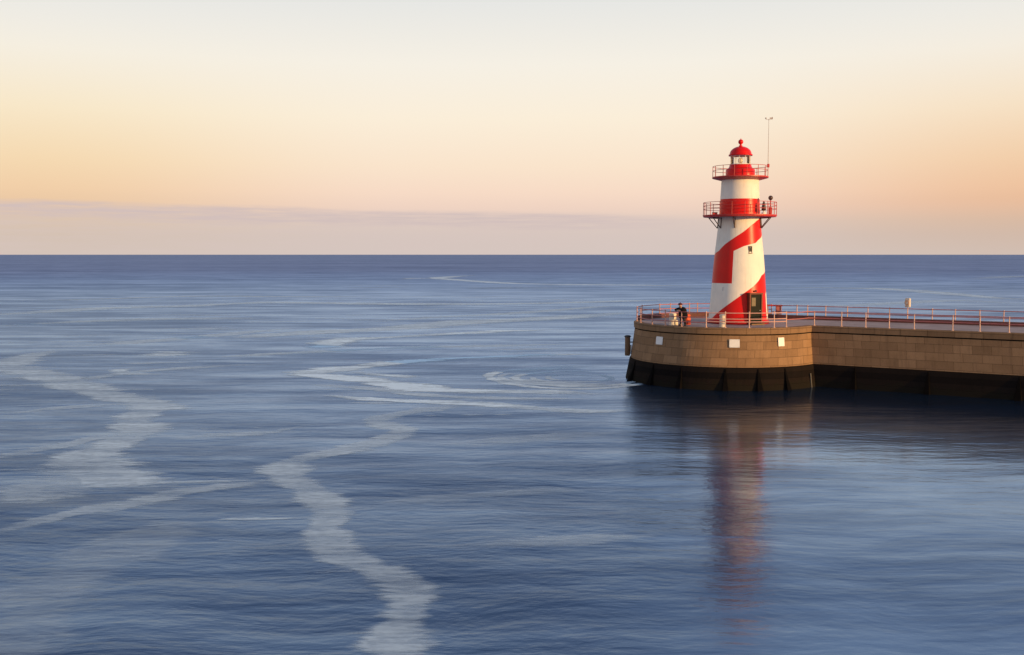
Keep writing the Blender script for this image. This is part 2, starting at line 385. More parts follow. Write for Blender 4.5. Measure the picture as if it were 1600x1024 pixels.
# one foam sheet just above the water: density is taken from the distance to each streak's centre line
import numpy as np
NU, NV = 620, 900
vv = np.exp(np.linspace(math.log(20.0), math.log(620.0), NV)); uu = np.linspace(-0.62, 0.62, NU)
GX = vv[:, None] * uu[None, :]; GY = np.repeat(vv[:, None], NU, 1)
best = np.zeros_like(GX); FD = np.zeros_like(GX); AM = np.zeros_like(GX)
for k, st in enumerate(streaks):
    amt, pts = st[:2]
    w = pts if len(st) > 2 else [(*on_z(x, y, 0)[:2], hw) for x, y, hw in pts]
    w = catmull([tuple(q) for q in w], 6)
    ph = random.uniform(0, 9)
    w = [(x, y, hw * .88 * (1 + .14 * math.sin(i * .37 + ph) + .10 * math.sin(i * .83 + 2 * ph))) for i, (x, y, hw) in enumerate(w)]
    n = len(w); ends = [min(1, i / 7, (n - 1 - i) / 7) for i in range(n)]
    for i in range(n - 1):
        (x0, y0, h0), (x1, y1, h1) = w[i], w[i + 1]; R_ = max(h0, h1) * 1.7
        r0 = np.searchsorted(vv, min(y0, y1) - R_); r1 = np.searchsorted(vv, max(y0, y1) + R_)
        if r1 <= r0: continue
        lo_v = max(min(y0, y1) - R_, 20.0)
        us = [(x + sg * R_) / q for x in (x0, x1) for sg in (-1, 1) for q in (lo_v, max(y0, y1) + R_)]
        c0 = max(0, np.searchsorted(uu, min(us)) - 1); c1 = min(NU, np.searchsorted(uu, max(us)) + 1)
        if c1 <= c0: continue
        X = GX[r0:r1, c0:c1]; Y = GY[r0:r1, c0:c1]; dx, dy = x1 - x0, y1 - y0; L2 = dx * dx + dy * dy + 1e-9
        t = np.clip(((X - x0) * dx + (Y - y0) * dy) / L2, 0, 1)
        dd = np.hypot(X - x0 - t * dx, Y - y0 - t * dy); hw = h0 + (h1 - h0) * t; en = ends[i] + (ends[i + 1] - ends[i]) * t
        f = np.clip(1 - dd / (1.63 * hw), 0, 1) * (0.25 + 0.75 * en); am = amt * (0.3 + 0.7 * en); sc = f * am
        m = sc > best[r0:r1, c0:c1]
        best[r0:r1, c0:c1][m] = sc[m]; FD[r0:r1, c0:c1][m] = f[m]; AM[r0:r1, c0:c1][m] = am[m]
FD[best <= 0] = 0
fill = best > 0.0
for _ in range(2):
    g_ = fill.copy(); g_[1:] |= fill[:-1]; g_[:-1] |= fill[1:]; g_[:, 1:] |= fill[:, :-1]; g_[:, :-1] |= fill[:, 1:]
    # carry the amount outwards so that the edge fades only through 'fade'
    for sl_a, sl_b in (((slice(1, None), slice(None)), (slice(None, -1), slice(None))), ((slice(None, -1), slice(None)), (slice(1, None), slice(None))),
                       ((slice(None), slice(1, None)), (slice(None), slice(None, -1))), ((slice(None), slice(None, -1)), (slice(None), slice(1, None)))):
        A = AM[sl_a]; Bq = AM[sl_b]; m = (A <= 0) & (Bq > 0); A[m] = Bq[m]
    fill = g_
fq = fill[:-1, :-1] & fill[1:, :-1] & fill[:-1, 1:] & fill[1:, 1:]
use = np.zeros_like(fill)
use[:-1, :-1] |= fq; use[1:, :-1] |= fq; use[:-1, 1:] |= fq; use[1:, 1:] |= fq
idx = -np.ones(GX.shape, int); idx[use] = np.arange(use.sum())
rr_, cc_ = np.nonzero(fq)
faces = np.stack([idx[rr_, cc_], idx[rr_, cc_ + 1], idx[rr_ + 1, cc_ + 1], idx[rr_ + 1, cc_]], 1)
co = np.stack([GX[use], GY[use], np.full(use.sum(), 0.01)], 1)
me = bpy.data.meshes.new('sea_foam'); me.from_pydata(co.tolist(), [], faces.tolist()); me.materials.append(m_foam)
foam = bpy.data.objects.new('sea_foam', me); COL.objects.link(foam)
tag(foam, 'pale streaks of foam winding over the blue sea', 'foam', kind='stuff')
for nm, arr in (('fade', FD[use]), ('amount', AM[use])):
    q = me.attributes.new(nm, 'FLOAT', 'POINT'); q.data.foreach_set('value', arr.astype(np.float32))

# ------------------------------------------------------------------ pier
DZ = CAMH - 5.15           # deck height
C = Vector((16.36, 78.09)); RAD = 6.93
T2 = Vector((0.846, -0.533)).normalized(); N2 = Vector((0.533, 0.846)).normalized()
cn = N2.dot(C) - 0.80; cf = N2.dot(C) + 6.55
PLEN = 62.0
def outline(d, step=4.0):
    """plan of the pier grown by d: near side (right to left), round head, far side; each entry (x, y, run)"""
    R = RAD + d; a = cn - d - N2.dot(C); b = cf + d - N2.dot(C)
    b = min(b, R * 0.985)
    sa = math.sqrt(R * R - a * a); sb = math.sqrt(R * R - b * b)
    k0 = T2 * sa + N2 * a; k1 = T2 * sb + N2 * b
    pts = []
    NL = 24
    for i in range(NL): pts.append(C + T2 * (sa + (PLEN - sa) * (1 - i / NL)) + N2 * a)
    A0 = math.atan2(k0.y, k0.x); A1 = math.atan2(k1.y, k1.x)
    while A1 > A0: A1 -= 2 * PI
    NC = 110
    for i in range(NC + 1):
        A = A0 + (A1 - A0) * i / NC; pts.append(C + Vector((math.cos(A), math.sin(A))) * R)
    for i in range(1, NL + 1): pts.append(C + T2 * (sb + (PLEN - sb) * i / NL) + N2 * b)
    return pts, NL, NL + NC
def runs(pts):
    r = [0.0]
    for p, q in zip(pts, pts[1:]): r.append(r[-1] + (q - p).length)
    return r
base_pts, I0, I1 = outline(0)
RUN = runs(base_pts)
def ribbon(mb, levels, mi=0):
    """levels: (offset, z)"""
    L = [[Vector((p.x, p.y, z)) for p in outline(d)[0]] for d, z in levels]
    n = len(L[0])
    vs = sum(L, []); fs = []; uv = []
    vv = [0.0]
    for (d0, z0), (d1, z1) in zip(levels, levels[1:]): vv.append(vv[-1] + math.hypot(d1 - d0, z1 - z0) * (1 if z1 >= z0 else -1))
    z0 = levels[0][1]
    for k in range(len(L) - 1):
        for i in range(n - 1):
            fs.append((k * n + i + 1, k * n + i, (k + 1) * n + i, (k + 1) * n + i + 1))
            uv.append(((RUN[i + 1], z0 + vv[k]), (RUN[i], z0 + vv[k]), (RUN[i], z0 + vv[k + 1]), (RUN[i + 1], z0 + vv[k + 1])))
    mb.add(vs, fs, mi, uv)

def stone(name, bw, bh, c1, c2, mort, stain, rough=0.85, off=0.5, msize=0.012, spec=0.2, weed=False):
    m, nt, out = new_mat(name); g = NT(nt)
    b = g.n('ShaderNodeBsdfPrincipled'); g.l(b.outputs[0], out.inputs[0])
    uv = g.n('ShaderNodeTexCoord').outputs['UV']
    pos = g.n('ShaderNodeNewGeometry').outputs['Position']
    br = g.n('ShaderNodeTexBrick'); br.offset = off; br.squash = 1.0
    br.inputs['Scale'].default_value = 1.0; br.inputs['Brick Width'].default_value = bw; br.inputs['Row Height'].default_value = bh
    br.inputs['Mortar Size'].default_value = msize; br.inputs['Mortar Smooth'].default_value = 0.4; br.inputs['Bias'].default_value = 0.0
    br.inputs['Color1'].default_value = (*c1, 1); br.inputs['Color2'].default_value = (*c2, 1); br.inputs['Mortar'].default_value = (*mort, 1)
    # wobble so that the joints are not ruler straight
    wv = g.n('ShaderNodeTexNoise'); wv.inputs['Scale'].default_value = 1.3; g.l(uv, wv.inputs['Vector'])
    add = g.n('ShaderNodeVectorMath', operation='MULTIPLY_ADD'); g.l(wv.outputs['Color'], add.inputs[0]); add.inputs[1].default_value = (0.05, 0.03, 0); g.l(uv, add.inputs[2])
    g.l(add.outputs[0], br.inputs['Vector'])
    grain = g.noise(pos, 14, 5, 0.7); blot = g.noise(pos, 0.9, 4, 0.6)
    drip = g.noise(g.mapping(uv, (3.2, 0.35, 1)), 1.0, 5, 0.65)
    c = g.mix(g.rng(blot, 0.3, 0.7, 0, 0.55), br.outputs['Color'], g.mix(1.0, br.outputs['Color'], (0.72, 0.70, 0.66), 'MULTIPLY'))
    c = g.mix(g.rng(drip, 0.52, 0.78, 0, 0.65), c, stain)
    c = g.mix(g.rng(grain, 0.3, 0.7, 0, 0.5), c, g.mix(1.0, c, (0.6, 0.6, 0.6), 'MULTIPLY'))
    if weed:
        sz = g.n('ShaderNodeSeparateXYZ'); g.l(pos, sz.inputs[0])
        lim = g.math('ADD', 0.45, g.math('MULTIPLY', g.math('SUBTRACT', g.noise(g.mapping(pos, (1.4, 1.4, 0.4)), 1.0, 5, 0.7), 0.5), 1.6))
        wd = g.rng(g.math('SUBTRACT', lim, sz.outputs[2]), -0.06, 0.10, 0, 0.8)
        c = g.mix(wd, c, g.mix(grain, (0.007, 0.006, 0.005), (0.019, 0.015, 0.010)))
    g.l(c, b.inputs['Base Color']); b.inputs['Roughness'].default_value = rough
    b.inputs['Specular IOR Level'].default_value = spec
    bp = g.n('ShaderNodeBump'); bp.inputs['Strength'].default_value = 0.8; bp.inputs['Distance'].default_value = 0.02
    hh = g.math('ADD', g.math('MULTIPLY', br.outputs['Fac'], -1.0), g.math('MULTIPLY', grain, 0.7))
    g.l(hh, bp.inputs['Height']); g.l(bp.outputs[0], b.inputs['Normal'])
    return m
m_wall = stone('pier_masonry', 1.2, 0.57, (0.36, 0.206, 0.110), (0.265, 0.148, 0.077), (0.11, 0.062, 0.035), (0.13, 0.072, 0.042))
m_cope = stone('coping_stone', 1.75, 0.9, (0.31, 0.178, 0.096), (0.245, 0.138, 0.074), (0.08, 0.05, 0.03), (0.10, 0.062, 0.040), off=0.0)
m_foot = stone('weedy_footing', 40.0, 0.42, (0.018, 0.012, 0.010), (0.008, 0.006, 0.006), (0.012, 0.009, 0.008), (0.007, 0.006, 0.005), rough=0.9, spec=0.06, weed=True)
m_groove = simple('groove_painted_shade', (0.012, 0.009, 0.007), 0.95, spec=0.05)  # near-black colour paints in the shadow line under the coping overhang
m_butt = simple('wet_timber', (0.004, 0.003, 0.003), 0.9, 0.3, 3, spec=0.05)
m_deck = simple('deck_concrete', (0.30, 0.215, 0.21), 0.8, 0.22, 0.6, 0.3)
m_kerb = simple('kerb_red_brown', (0.13, 0.040, 0.036), 0.75, 0.3, 2.0)

pier = thing('stone_pier', (C.x, C.y, 0), 'long stone pier with a round head carrying the lighthouse above the sea', 'pier')
mb = MB(); ribbon(mb, [(0.24, 1.60), (-0.06, DZ - 0.53)]); mb.build('masonry_wall', m_wall, pier)
mb = MB(); ribbon(mb, [(-0.06, DZ - 0.53), (-0.14, DZ - 0.53), (-0.14, DZ - 0.44)]); mb.build('groove', m_groove, pier)
mb = MB(); ribbon(mb, [(-0.25, DZ - 0.44), (0.0, DZ - 0.44), (0.02, DZ - 0.05), (-0.03, DZ)])
ribbon(mb, [(-0.03, DZ), (-0.55, DZ + 0.004)]); mb.build('coping', m_cope, pier)
mb = MB(); ribbon(mb, [(0.70, -0.6), (0.62, 0.0), (0.33, 1.46), (0.30, 1.56), (0.12, 1.60)]); mb.build('footing', m_foot, pier)
mb = MB(); inner = outline(-0.5)[0]
mb.add([Vector((p.x, p.y, DZ)) for p in inner], [tuple(range(len(inner)))[::-1]])
deck = mb.build('deck', m_deck, pier)
# kerb along the seaward side, from the left end of the head round the back to the right
fi = [i for i, p in enumerate(base_pts) if i > I0 + 62]
ko = outline(-0.10)[0]; ki = outline(-0.42)[0]
mb = MB(); vs = []
for i in fi:
    a, b = ko[i], ki[i]
    vs += [Vector((a.x, a.y, DZ + .002)), Vector((a.x, a.y, DZ + .30)), Vector((b.x, b.y, DZ + .30)), Vector((b.x, b.y, DZ + .002))]
fs = []
for k in range(len(fi) - 1):
    for j in range(3): fs.append((k * 4 + j, k * 4 + j + 1, k * 4 + 5 + j, k * 4 + 4 + j))
fs += [(0, 3, 2, 1)]
mb.add(vs, fs); mb.build('kerb', m_kerb, pier)
# tapered buttresses on the footing
foot = outline(0.62)[0]
def near_hit(px):
    """point and outward normal of the footing's foot seen at image column px"""
    best = None
    for i in range(I1 - 5):
        p, q = foot[i], foot[i + 1]
        fx = lambda v: 800 + FPX * v.x / v.y
        a, b = fx(p), fx(q)
        if min(a, b) <= px <= max(a, b) and abs(a - b) > 1e-6:
            t = (px - a) / (b - a); s = p + (q - p) * t
            if best is None or s.y < best[0].y:
                d = (q - p).normalized(); nn = Vector((d.y, -d.x))
                if nn.dot(s - (C + T2 * 8)) < 0: nn = -nn
                if i >= I0: nn = (s - C).normalized()
                else: nn = -N2
                best = (s, nn)
    return best
bx = [(988, .55), (1018, .6), (1063, .55), (1135.5, .55), (1189, .6), (1233, .5), (1337, .55), (1453, .55), (1597, .6)]
for px, wd in bx:
    h = near_hit(px)
    if h is None: print('no hit', px); continue
    s, nn = h; tt = Vector((-nn.y, nn.x, 0)); n3 = Vector((nn.x, nn.y, 0)); p3 = Vector((s.x, s.y, 0))
    def ring(z, off, w, dp):
        c_ = p3 + n3 * off + Vector((0, 0, z))
        return [c_ - n3 * dp - tt * w, c_ - n3 * dp + tt * w, c_ + tt * w * .7, c_ - tt * w * .7]
    R_ = ring(-.6, .36, wd * .58, .6) + ring(0, .30, wd * .5, .55) + ring(.75, -.02, wd * .28, .35) + ring(1.50, -.26, .05, .1)
    fs = []
    for k in range(3): fs += [(k * 4 + j, k * 4 + (j + 1) % 4, k * 4 + 4 + (j + 1) % 4, k * 4 + 4 + j) for j in range(4)]
    fs += [(3, 2, 1, 0), (12, 13, 14, 15)]
    MB().add(R_, fs).build('buttress', m_butt, pier)
# rising drain pipe at the corner
m_pipe = simple('limed_pipe', (0.10, 0.085, 0.07), 0.8)
k = near_hit(1271); s = k[0]; nn = k[1]
mb = MB(); mb.tube((s.x + nn.x * .05, s.y + nn.y * .05, -.3), (s.x - nn.x * .1, s.y - nn.y * .1, 1.0), .06, .05); mb.build('drain_pipe', m_pipe, pier)

# ------------------------------------------------------------------ signs on the wall
m_sign = simple('sign_white', (0.74, 0.70, 0.68), 0.5, 0.05, 3, 0.03)
m_bolt = simple('bolt_steel', (0.2, 0.2, 0.2), 0.4, metal=0.8)
def wall_at(px, py):
    r = ray(px, py)
    lo, hi = 55.0, 95.0
    def f(Y):
        p = CAM + r * (Y / r.y); tz = (p.z - 1.6) / (DZ - .49 - 1.6); d = 0.24 + (-0.06 - 0.24) * tz
        q = Vector((p.x, p.y)); return (q - C).length - (RAD + d), p
    Y = lo
    while Y < hi:
        v, p = f(Y)
        if v <= 0: return p
        Y += 0.004
    return p
for px, py, w, h, lab in ((1031, 532.5, .66, .58, 'upright pale plate on the pier wall below the person, leftmost of three'),
                          (1147.5, 537, .72, .58, 'widest white plate on the pier wall, below the lighthouse tower'),
                          (1220, 534.5, .52, .62, 'narrow white plate on the pier wall nearest the inner corner')):
    p = wall_at(px, py); nn = (Vector((p.x, p.y)) - C).normalized()
    n3 = Vector((nn.x, nn.y, 0.11)).normalized(); tx = Vector((-nn.y, nn.x, 0)); up = n3.cross(tx)
    t = thing('wall_sign', p, lab, 'sign', 'white plates on the round pier wall')
    MB().box(p + n3 * .05, (w, h, .04), (tx, up, n3), bev=.01).build('plate', m_sign, t)
    for sx in (-1, 1):
        for sy in (-1, 1):
            c_ = p + n3 * .07 + tx * (sx * (w / 2 - .05)) + up * (sy * (h / 2 - .05))
            MB().tube(c_, c_ + n3 * .015, .016, n=6).build('bolt', m_bolt, t)

# ------------------------------------------------------------------ fender post at the left end of the head
fa = Vector((-0.985, 0.05)).normalized(); fp = C + fa * (RAD + 0.50)
m_fend = simple('weathered_timber', (0.155, 0.085, 0.045), 0.8, 0.35, 5)
m_fcap = simple('dark_iron', (0.035, 0.03, 0.03), 0.6, 0.3, 8)
m_galv = simple('galvanised', (0.45, 0.43, 0.42), 0.5, 0.15, 5)
ft = thing('fender_post', (fp.x, fp.y, 1.75), 'brown timber fender post hanging off the left end of the pier wall', 'fender')
mb = MB(); mb.lathe((fp.x, fp.y, 0), [(.18, 1.70), (.205, 1.76), (.205, 3.10), (.20, 3.14)], 20); mb.build('post', m_fend, ft)
mb = MB(); mb.lathe((fp.x, fp.y, 0), [(.20, 3.14), (.26, 3.15), (.26, 3.22), (.14, 3.28), (0, 3.29)], 20); mb.build('cap', m_fcap, ft)
for zz in (1.9, 2.75):
    a = Vector((fp.x, fp.y, zz)); b = Vector((C.x + fa.x * (RAD + .05), C.y + fa.y * (RAD + .05), zz))
    mb = MB(); mb.tube(a, b, .045); mb.build('bracket', m_fcap, ft)
b = Vector((C.x + fa.x * (RAD + .24), C.y + fa.y * (RAD + .24), 2.25))
mb = MB(); mb.box(b, (.10, .16, .55), bev=.02); mb.build('bracket_plate', m_galv, ft)

# ------------------------------------------------------------------ railings
m_rail = simple('rail_red_oxide', (0.44, 0.13, 0.115), 0.5, 0.2, 6, 0.08)
m_post = simple('post_cream', (0.66, 0.40, 0.32), 0.5, 0.12, 6, 0.08, dirt=(0.30, 0.12, 0.07))
m_postr = simple('post_faded_red', (0.52, 0.27, 0.21), 0.5, 0.15, 6, 0.08, dirt=(0.30, 0.12, 0.07))
m_railc = simple('rail_cream', (0.60, 0.30, 0.25), 0.5, 0.12, 6, 0.08)
def off_pt(i_float, d):
    pts = outline(d)[0]; i = int(i_float); f = i_float - i
    j = min(i + 1, len(pts) - 1)
    return pts[i] + (pts[j] - pts[i]) * f
def col_index(px, front=True, d=-0.22, z=DZ):
    """outline index whose deck-edge point is seen at image column px"""
    pts = outline(d)[0]; cand = []
    for i in range(len(pts) - 1):
        a = 800 + FPX * pts[i].x / pts[i].y; b = 800 + FPX * pts[i + 1].x / pts[i + 1].y
        if min(a, b) <= px <= max(a, b) and abs(b - a) > 1e-9: cand.append((pts[i].y, i + (px - a) / (b - a)))
    if not cand: return None
    cand.sort(); return cand[0][1] if front else cand[-1][1]
RD = -0.22
def railing(name, label, idx, rng, hts, rail_mats, post_h=1.10, posts_m=m_post, group='painted railings along the pier edge'):
    p0 = off_pt(idx[0], RD)
    t = thing(name, (p0.x, p0.y, DZ), label, 'railing', group)
    for i in idx:
        p = off_pt(i, RD); mb = MB()
        mb.tube((p.x, p.y, DZ), (p.x, p.y, DZ + post_h), .040, .036, 8)
        mb.lathe((p.x, p.y, DZ), [(.085, .004), (.085, .03), (.04, .05)], 10)
        mb.lathe((p.x, p.y, DZ), [(.036, post_h - .01), (.052, post_h), (.05, post_h + .03), (0, post_h + .055)], 10)
        mb.build('post', posts_m, t)
    a, b = rng; N = max(2, int(abs(b - a) * 1.0) + 1)
    for h, mt in zip(hts, rail_mats):
        path = [off_pt(a + (b - a) * k / N, RD) for k in range(N + 1)]
        mb = MB(); mb.path([(p.x, p.y, DZ + h) for p in path], .032, 8); mb.build('rail', mt, t)
    return t
ci = lambda px, fr=True: col_index(px, fr)
front_i = [ci(x) for x in (1210.5, 1171.5, 1134, 1104, 1065.5, 1040, 1019.5)]
pl_ = outline(RD)[0]; imin = min(range(I0, I1), key=lambda i: pl_[i].x / pl_[i].y)
left_i = [ci(1001.5), float(imin)]
back_i = [ci(x, False) for x in (1003.5, 1031, 1048, 1077.5, 1090, 1122, 1160, 1206)]
print('front', front_i, left_i, back_i, I0, I1)
i_corner = I0 + 2.0
e0 = ci(1229.5)
railing('head_railing', 'cream painted railing curving along the front edge of the round pier head', [e0] + front_i[:4], (e0, front_i[3]), (0.42, 0.62, 1.04), (m_railc, m_railc, m_railc))
railing('head_railing', 'rust red railing with pale posts round the left and back of the pier head', front_i[4:] + left_i + back_i, (front_i[3] + .15, back_i[-1]), (0.35, 0.70, 1.06), (m_rail, m_rail, m_rail), posts_m=m_postr)
near_i = [ci(x) for x in (1273.5, 1316, 1354, 1391, 1430, 1490.5, 1533, 1579)] + [I0 * .28, I0 * .2, I0 * .1, 0.5]
railing('pier_railing', 'low rust red railing with pale posts on the near edge of the straight pier', near_i, (e0 - .15, 0.2), (0.55, 1.02), (m_rail, m_rail), post_h=1.02)
far_i = [ci(x, False) for x in (1246, 1262.5, 1291, 1325, 1357, 1391, 1458, 1494, 1532, 1570)]
last = len(base_pts) - 1
far_i += [far_i[-1] + (last - far_i[-1]) * k / 10 for k in (1, 2, 3, 4, 6, 8, 9.9)]
railing('pier_railing', 'rust red railing on the far seaward edge of the straight pier', far_i, (back_i[-1] + .2, last - .1), (0.55, 1.05), (m_rail, m_rail), post_h=1.08)

# ------------------------------------------------------------------ lighthouse
TB = on_z(1153, 504.6, DZ); TB = Vector((TB.x, TB.y, DZ))
print('tower base', TB)
U2 = Vector((-TB.x, -TB.y)).normalized(); R2 = Vector((-U2.y, U2.x))
def zy(y): return on_y(1153, y, TB.y).z - DZ         # height above deck at the tower axis
SC = FPX / TB.y
tow = []
for y, hw in ((506, 46.3), (500, 45.6), (475, 43.4), (443, 41), (420, 39.4), (400, 37.6), (380, 35.4), (362, 33.5), (345, 32), (330, 30.8), (312, 29.9), (296, 29.1), (280.5, 28.4)):
    tow.append((hw / SC, max(0.0, zy(y))))
tow[0] = (tow[0][0], 0.0)
def trad(z):
    if z <= 0: return tow[0][0]
    for (r0, z0), (r1, z1) in zip(tow, tow[1:]):
        if z <= z1: return r0 + (r1 - r0) * (z - z0) / (z1 - z0)
    return tow[-1][0]
def surf(x, y):
    """(theta, z) on the tower's skin under image point (x, y); theta 0 faces the camera, positive to the right"""
    r = ray(x, y); best = (9, None)
    for k in range(1500):
        Y = TB.y - 2.7 + k * 0.002; p = CAM + r * (Y / r.y); q = Vector((p.x - TB.x, p.y - TB.y)); z = p.z - DZ
        dd = q.length - trad(z)
        if dd < best[0]: best = (dd, (math.atan2(q.dot(R2), q.dot(U2)), z))
        if dd <= 0: break
    return best[1]
def dirv(th): v = U2 * math.cos(th) + R2 * math.sin(th); return Vector((v.x, v.y, 0))
def tpt(th, z, off=0.0):
    v = dirv(th); return TB + v * (trad(z) + off) + Vector((0, 0, z))
ZTOP = tow[-1][1]; ZG = zy(339.5); ZG2 = zy(279)

def paint(name, col, rough):
    return simple(name, col, rough, 0.10, 1.2, 0.04, dirt=tuple(c * 0.75 for c in col), spec=0.25)
RED = (0.66, 0.006, 0.004); WHITE = (0.83, 0.75, 0.66)
m_tower, nt, out = new_mat('tower_paint'); g = NT(nt)
b = g.n('ShaderNodeBsdfPrincipled'); g.l(b.outputs[0], out.inputs[0])
obj = g.n('ShaderNodeTexCoord').outputs['Object']
def dot(v):
    nd = g.n('ShaderNodeVectorMath', operation='DOT_PRODUCT'); g.l(obj, nd.inputs[0]); nd.inputs[1].default_value = v; return nd.outputs['Value']
th = g.math('ARCTAN2', dot((R2.x, R2.y, 0)), dot((U2.x, U2.y, 0)))
tn = g.math('MULTIPLY_ADD', th, 1 / (2 * PI), 0.5)
zz = dot((0, 0, 1 / 14.0))
def curve(pts):
    nd = g.n('ShaderNodeFloatCurve'); cm = nd.mapping; cu = cm.curves[0]
    pts = sorted(((t + PI) / (2 * PI), max(0, z / 14.0)) for t, z in pts)
    pts = [(min(max(a, 0), 1), z) for a, z in pts]
    while len(cu.points) > 2: cu.points.remove(cu.points[-1])
    cu.points[0].location = pts[0]; cu.points[1].location = pts[-1]
    for q in pts[1:-1]: cu.points.new(*q)
    for q in cu.points: q.handle_type = 'VECTOR'
    cm.update(); g.l(tn, nd.inputs['Value']); return nd.outputs[0]
D = math.radians
SOFT = 0.0012
def above(zv): return g.rng(g.math('SUBTRACT', zz, zv), -SOFT, SOFT, 0, 1)
def below_(zv): return g.rng(g.math('SUBTRACT', zz, zv), -SOFT, SOFT, 1, 0)
AU = [surf(*p) for p in ((1123, 392.5), (1132.8, 382), (1145.7, 372.7), (1162, 362), (1173.8, 352.2), (1182, 345.5))]
AL = [surf(*p) for p in ((1184.5, 375.5), (1180.8, 379.8), (1172.6, 382), (1162, 385), (1146, 392))]
thv = surf(1144.8, 420)[0]; zq = surf(1130, 443)[1]
AU = [(-PI, zy(445)), (-D(150), zy(430)), (-D(90), zy(399))] + AU + [(D(80), zy(340)), (PI, zy(340))]
AL = [(-PI, zq), (thv - .012, zq), (thv + .012, AL[-1][1] - .02)] + AL + [(D(92), zy(366)), (D(150), zy(342)), (PI, zy(340))]
BU = [surf(*p) for p in ((1113, 497), (1122.2, 488), (1143.3, 472), (1162, 458.6), (1177.3, 447.5), (1185.5, 438.7), (1190, 430.5))]
BU = [(-PI, 0), (-D(100), 0)] + BU + [(D(92), zy(423)), (D(140), zy(395)), (PI, zy(370))]
BL = [(-PI, 0.0), (D(74), 0.0), (D(75), zy(458)), (D(120), zy(440)), (PI, zy(410))]
PL = [(-PI, 0.0), (D(60), 0.0), (D(61), zy(497.5)), (D(175), zy(497.5)), (PI, 0.0)]
redA = g.math('MULTIPLY', below_(curve(AU)), above(curve(AL)))
redB = g.math('MULTIPLY', below_(curve(BU)), above(g.math('SUBTRACT', curve(BL), 0.003)))
redC = below_(g.math('SUBTRACT', curve(PL), 0.003))
ring_ = g.math('MULTIPLY', g.rng(zz, ZG / 14 - .002, ZG / 14, 0, 1), g.rng(zz, zy(312) / 14, zy(312) / 14 + .001, 1, 0))
red = g.math('MAXIMUM', g.math('MAXIMUM', redA, redB), g.math('MAXIMUM', redC, ring_))
blot = g.noise(obj, 1.1, 5, 0.6); strk = g.noise(g.mapping(obj, (6, 6, 0.35)), 1.0, 5, 0.65)
wh = g.mix(g.rng(blot, 0.35, 0.7, 0, 0.6), WHITE, (0.66, 0.615, 0.57))
wh = g.mix(g.rng(strk, 0.54, 0.8, 0, 0.55), wh, (0.50, 0.43, 0.36))
rust = g.math('MULTIPLY', g.rng(g.noise(g.mapping(obj, (9, 9, 0.25)), 1.0, 4, 0.6), 0.55, 0.72, 0, 1), g.rng(zz, (ZG - 2.2) / 14, (ZG - .3) / 14, 0, 0.5))
rust = g.math('MULTIPLY', rust, g.rng(zz, (ZG - .05) / 14, ZG / 14, 1, 0))
wh = g.mix(rust, wh, (0.42, 0.22, 0.10))
rd = g.mix(g.rng(blot, 0.35, 0.7, 0, 0.7), RED, (0.54, 0.007, 0.005))
rd = g.mix(g.rng(strk, 0.55, 0.8, 0, 0.4), rd, (0.38, 0.03, 0.022))
g.l(g.mix(red, wh, rd), b.inputs['Base Color'])
g.l(g.rng(red, 0, 1, 0.55, 0.34), b.inputs['Roughness']); b.inputs['Specular IOR Level'].default_value = 0.22
bp = g.n('ShaderNodeBump'); bp.inputs['Strength'].default_value = 0.10; bp.inputs['Distance'].default_value = 0.03
g.l(g.noise(obj, 5, 5, 0.6), bp.inputs['Height']); g.l(bp.outputs[0], b.inputs['Normal'])

m_red = paint('red_paint', RED, 0.33)
m_white = paint('white_paint', WHITE, 0.5)
m_gred = simple('gallery_red', (0.50, 0.03, 0.025), 0.45, 0.15, 5, 0.06)
m_dark = simple('dark_metal', (0.075, 0.035, 0.030), 0.5, 0.3, 6)
m_door = simple('door_dark_green', (0.008, 0.009, 0.006), 0.6, 0.3, 5, spec=0.12)
m_frame = simple('door_frame', (0.16, 0.025, 0.015), 0.5, 0.2, 5, spec=0.2)
m_pane = simple('obscured_pane', (0.17, 0.125, 0.075), 0.5, 0.15, 6, spec=0.2)
m_glassb = simple('dark_window', (0.03, 0.025, 0.02), 0.15, 0.2, 6)
m_lens = simple('lamp_lens', (0.78, 0.72, 0.60), 0.15, 0.08, 10)
m_glass, nt, out = new_mat('lantern_glass'); g = NT(nt)
gl = g.n('ShaderNodeBsdfGlossy'); gl.inputs['Roughness'].default_value = 0.03
trn = g.n('ShaderNodeBsdfTransparent'); trn.inputs['Color'].default_value = (0.95, 0.94, 0.9, 1)
f = g.n('ShaderNodeFresnel'); f.inputs['IOR'].default_value = 1.45; mx = g.n('ShaderNodeMixShader')
g.l(f.outputs[0], mx.inputs[0]); g.l(trn.outputs[0], mx.inputs[1]); g.l(gl.outputs[0], mx.inputs[2]); g.l(mx.outputs[0], out.inputs[0])

lh = thing('lighthouse', TB, 'red and white striped lighthouse tower on the round pier head', 'lighthouse')
# tower wall, densely ringed so that the taper is smooth
prof = []
zs = [ZTOP * k / 90 for k in range(91)]
prof = [(trad(z), z) for z in zs]
mb = MB(); mb.lathe(TB, prof, 128); tw = mb.build('tower_wall', m_tower, lh)
# low plinth
mb = MB(); mb.lathe(TB, [(trad(0) + .0, .004), (trad(0) + .06, .01), (trad(0) + .06, .22), (trad(0) - .04, .26)], 96, cap0=False, cap1=False)
mb.build('plinth', paint('plinth_red', (0.42, 0.012, 0.012), 0.45), lh)
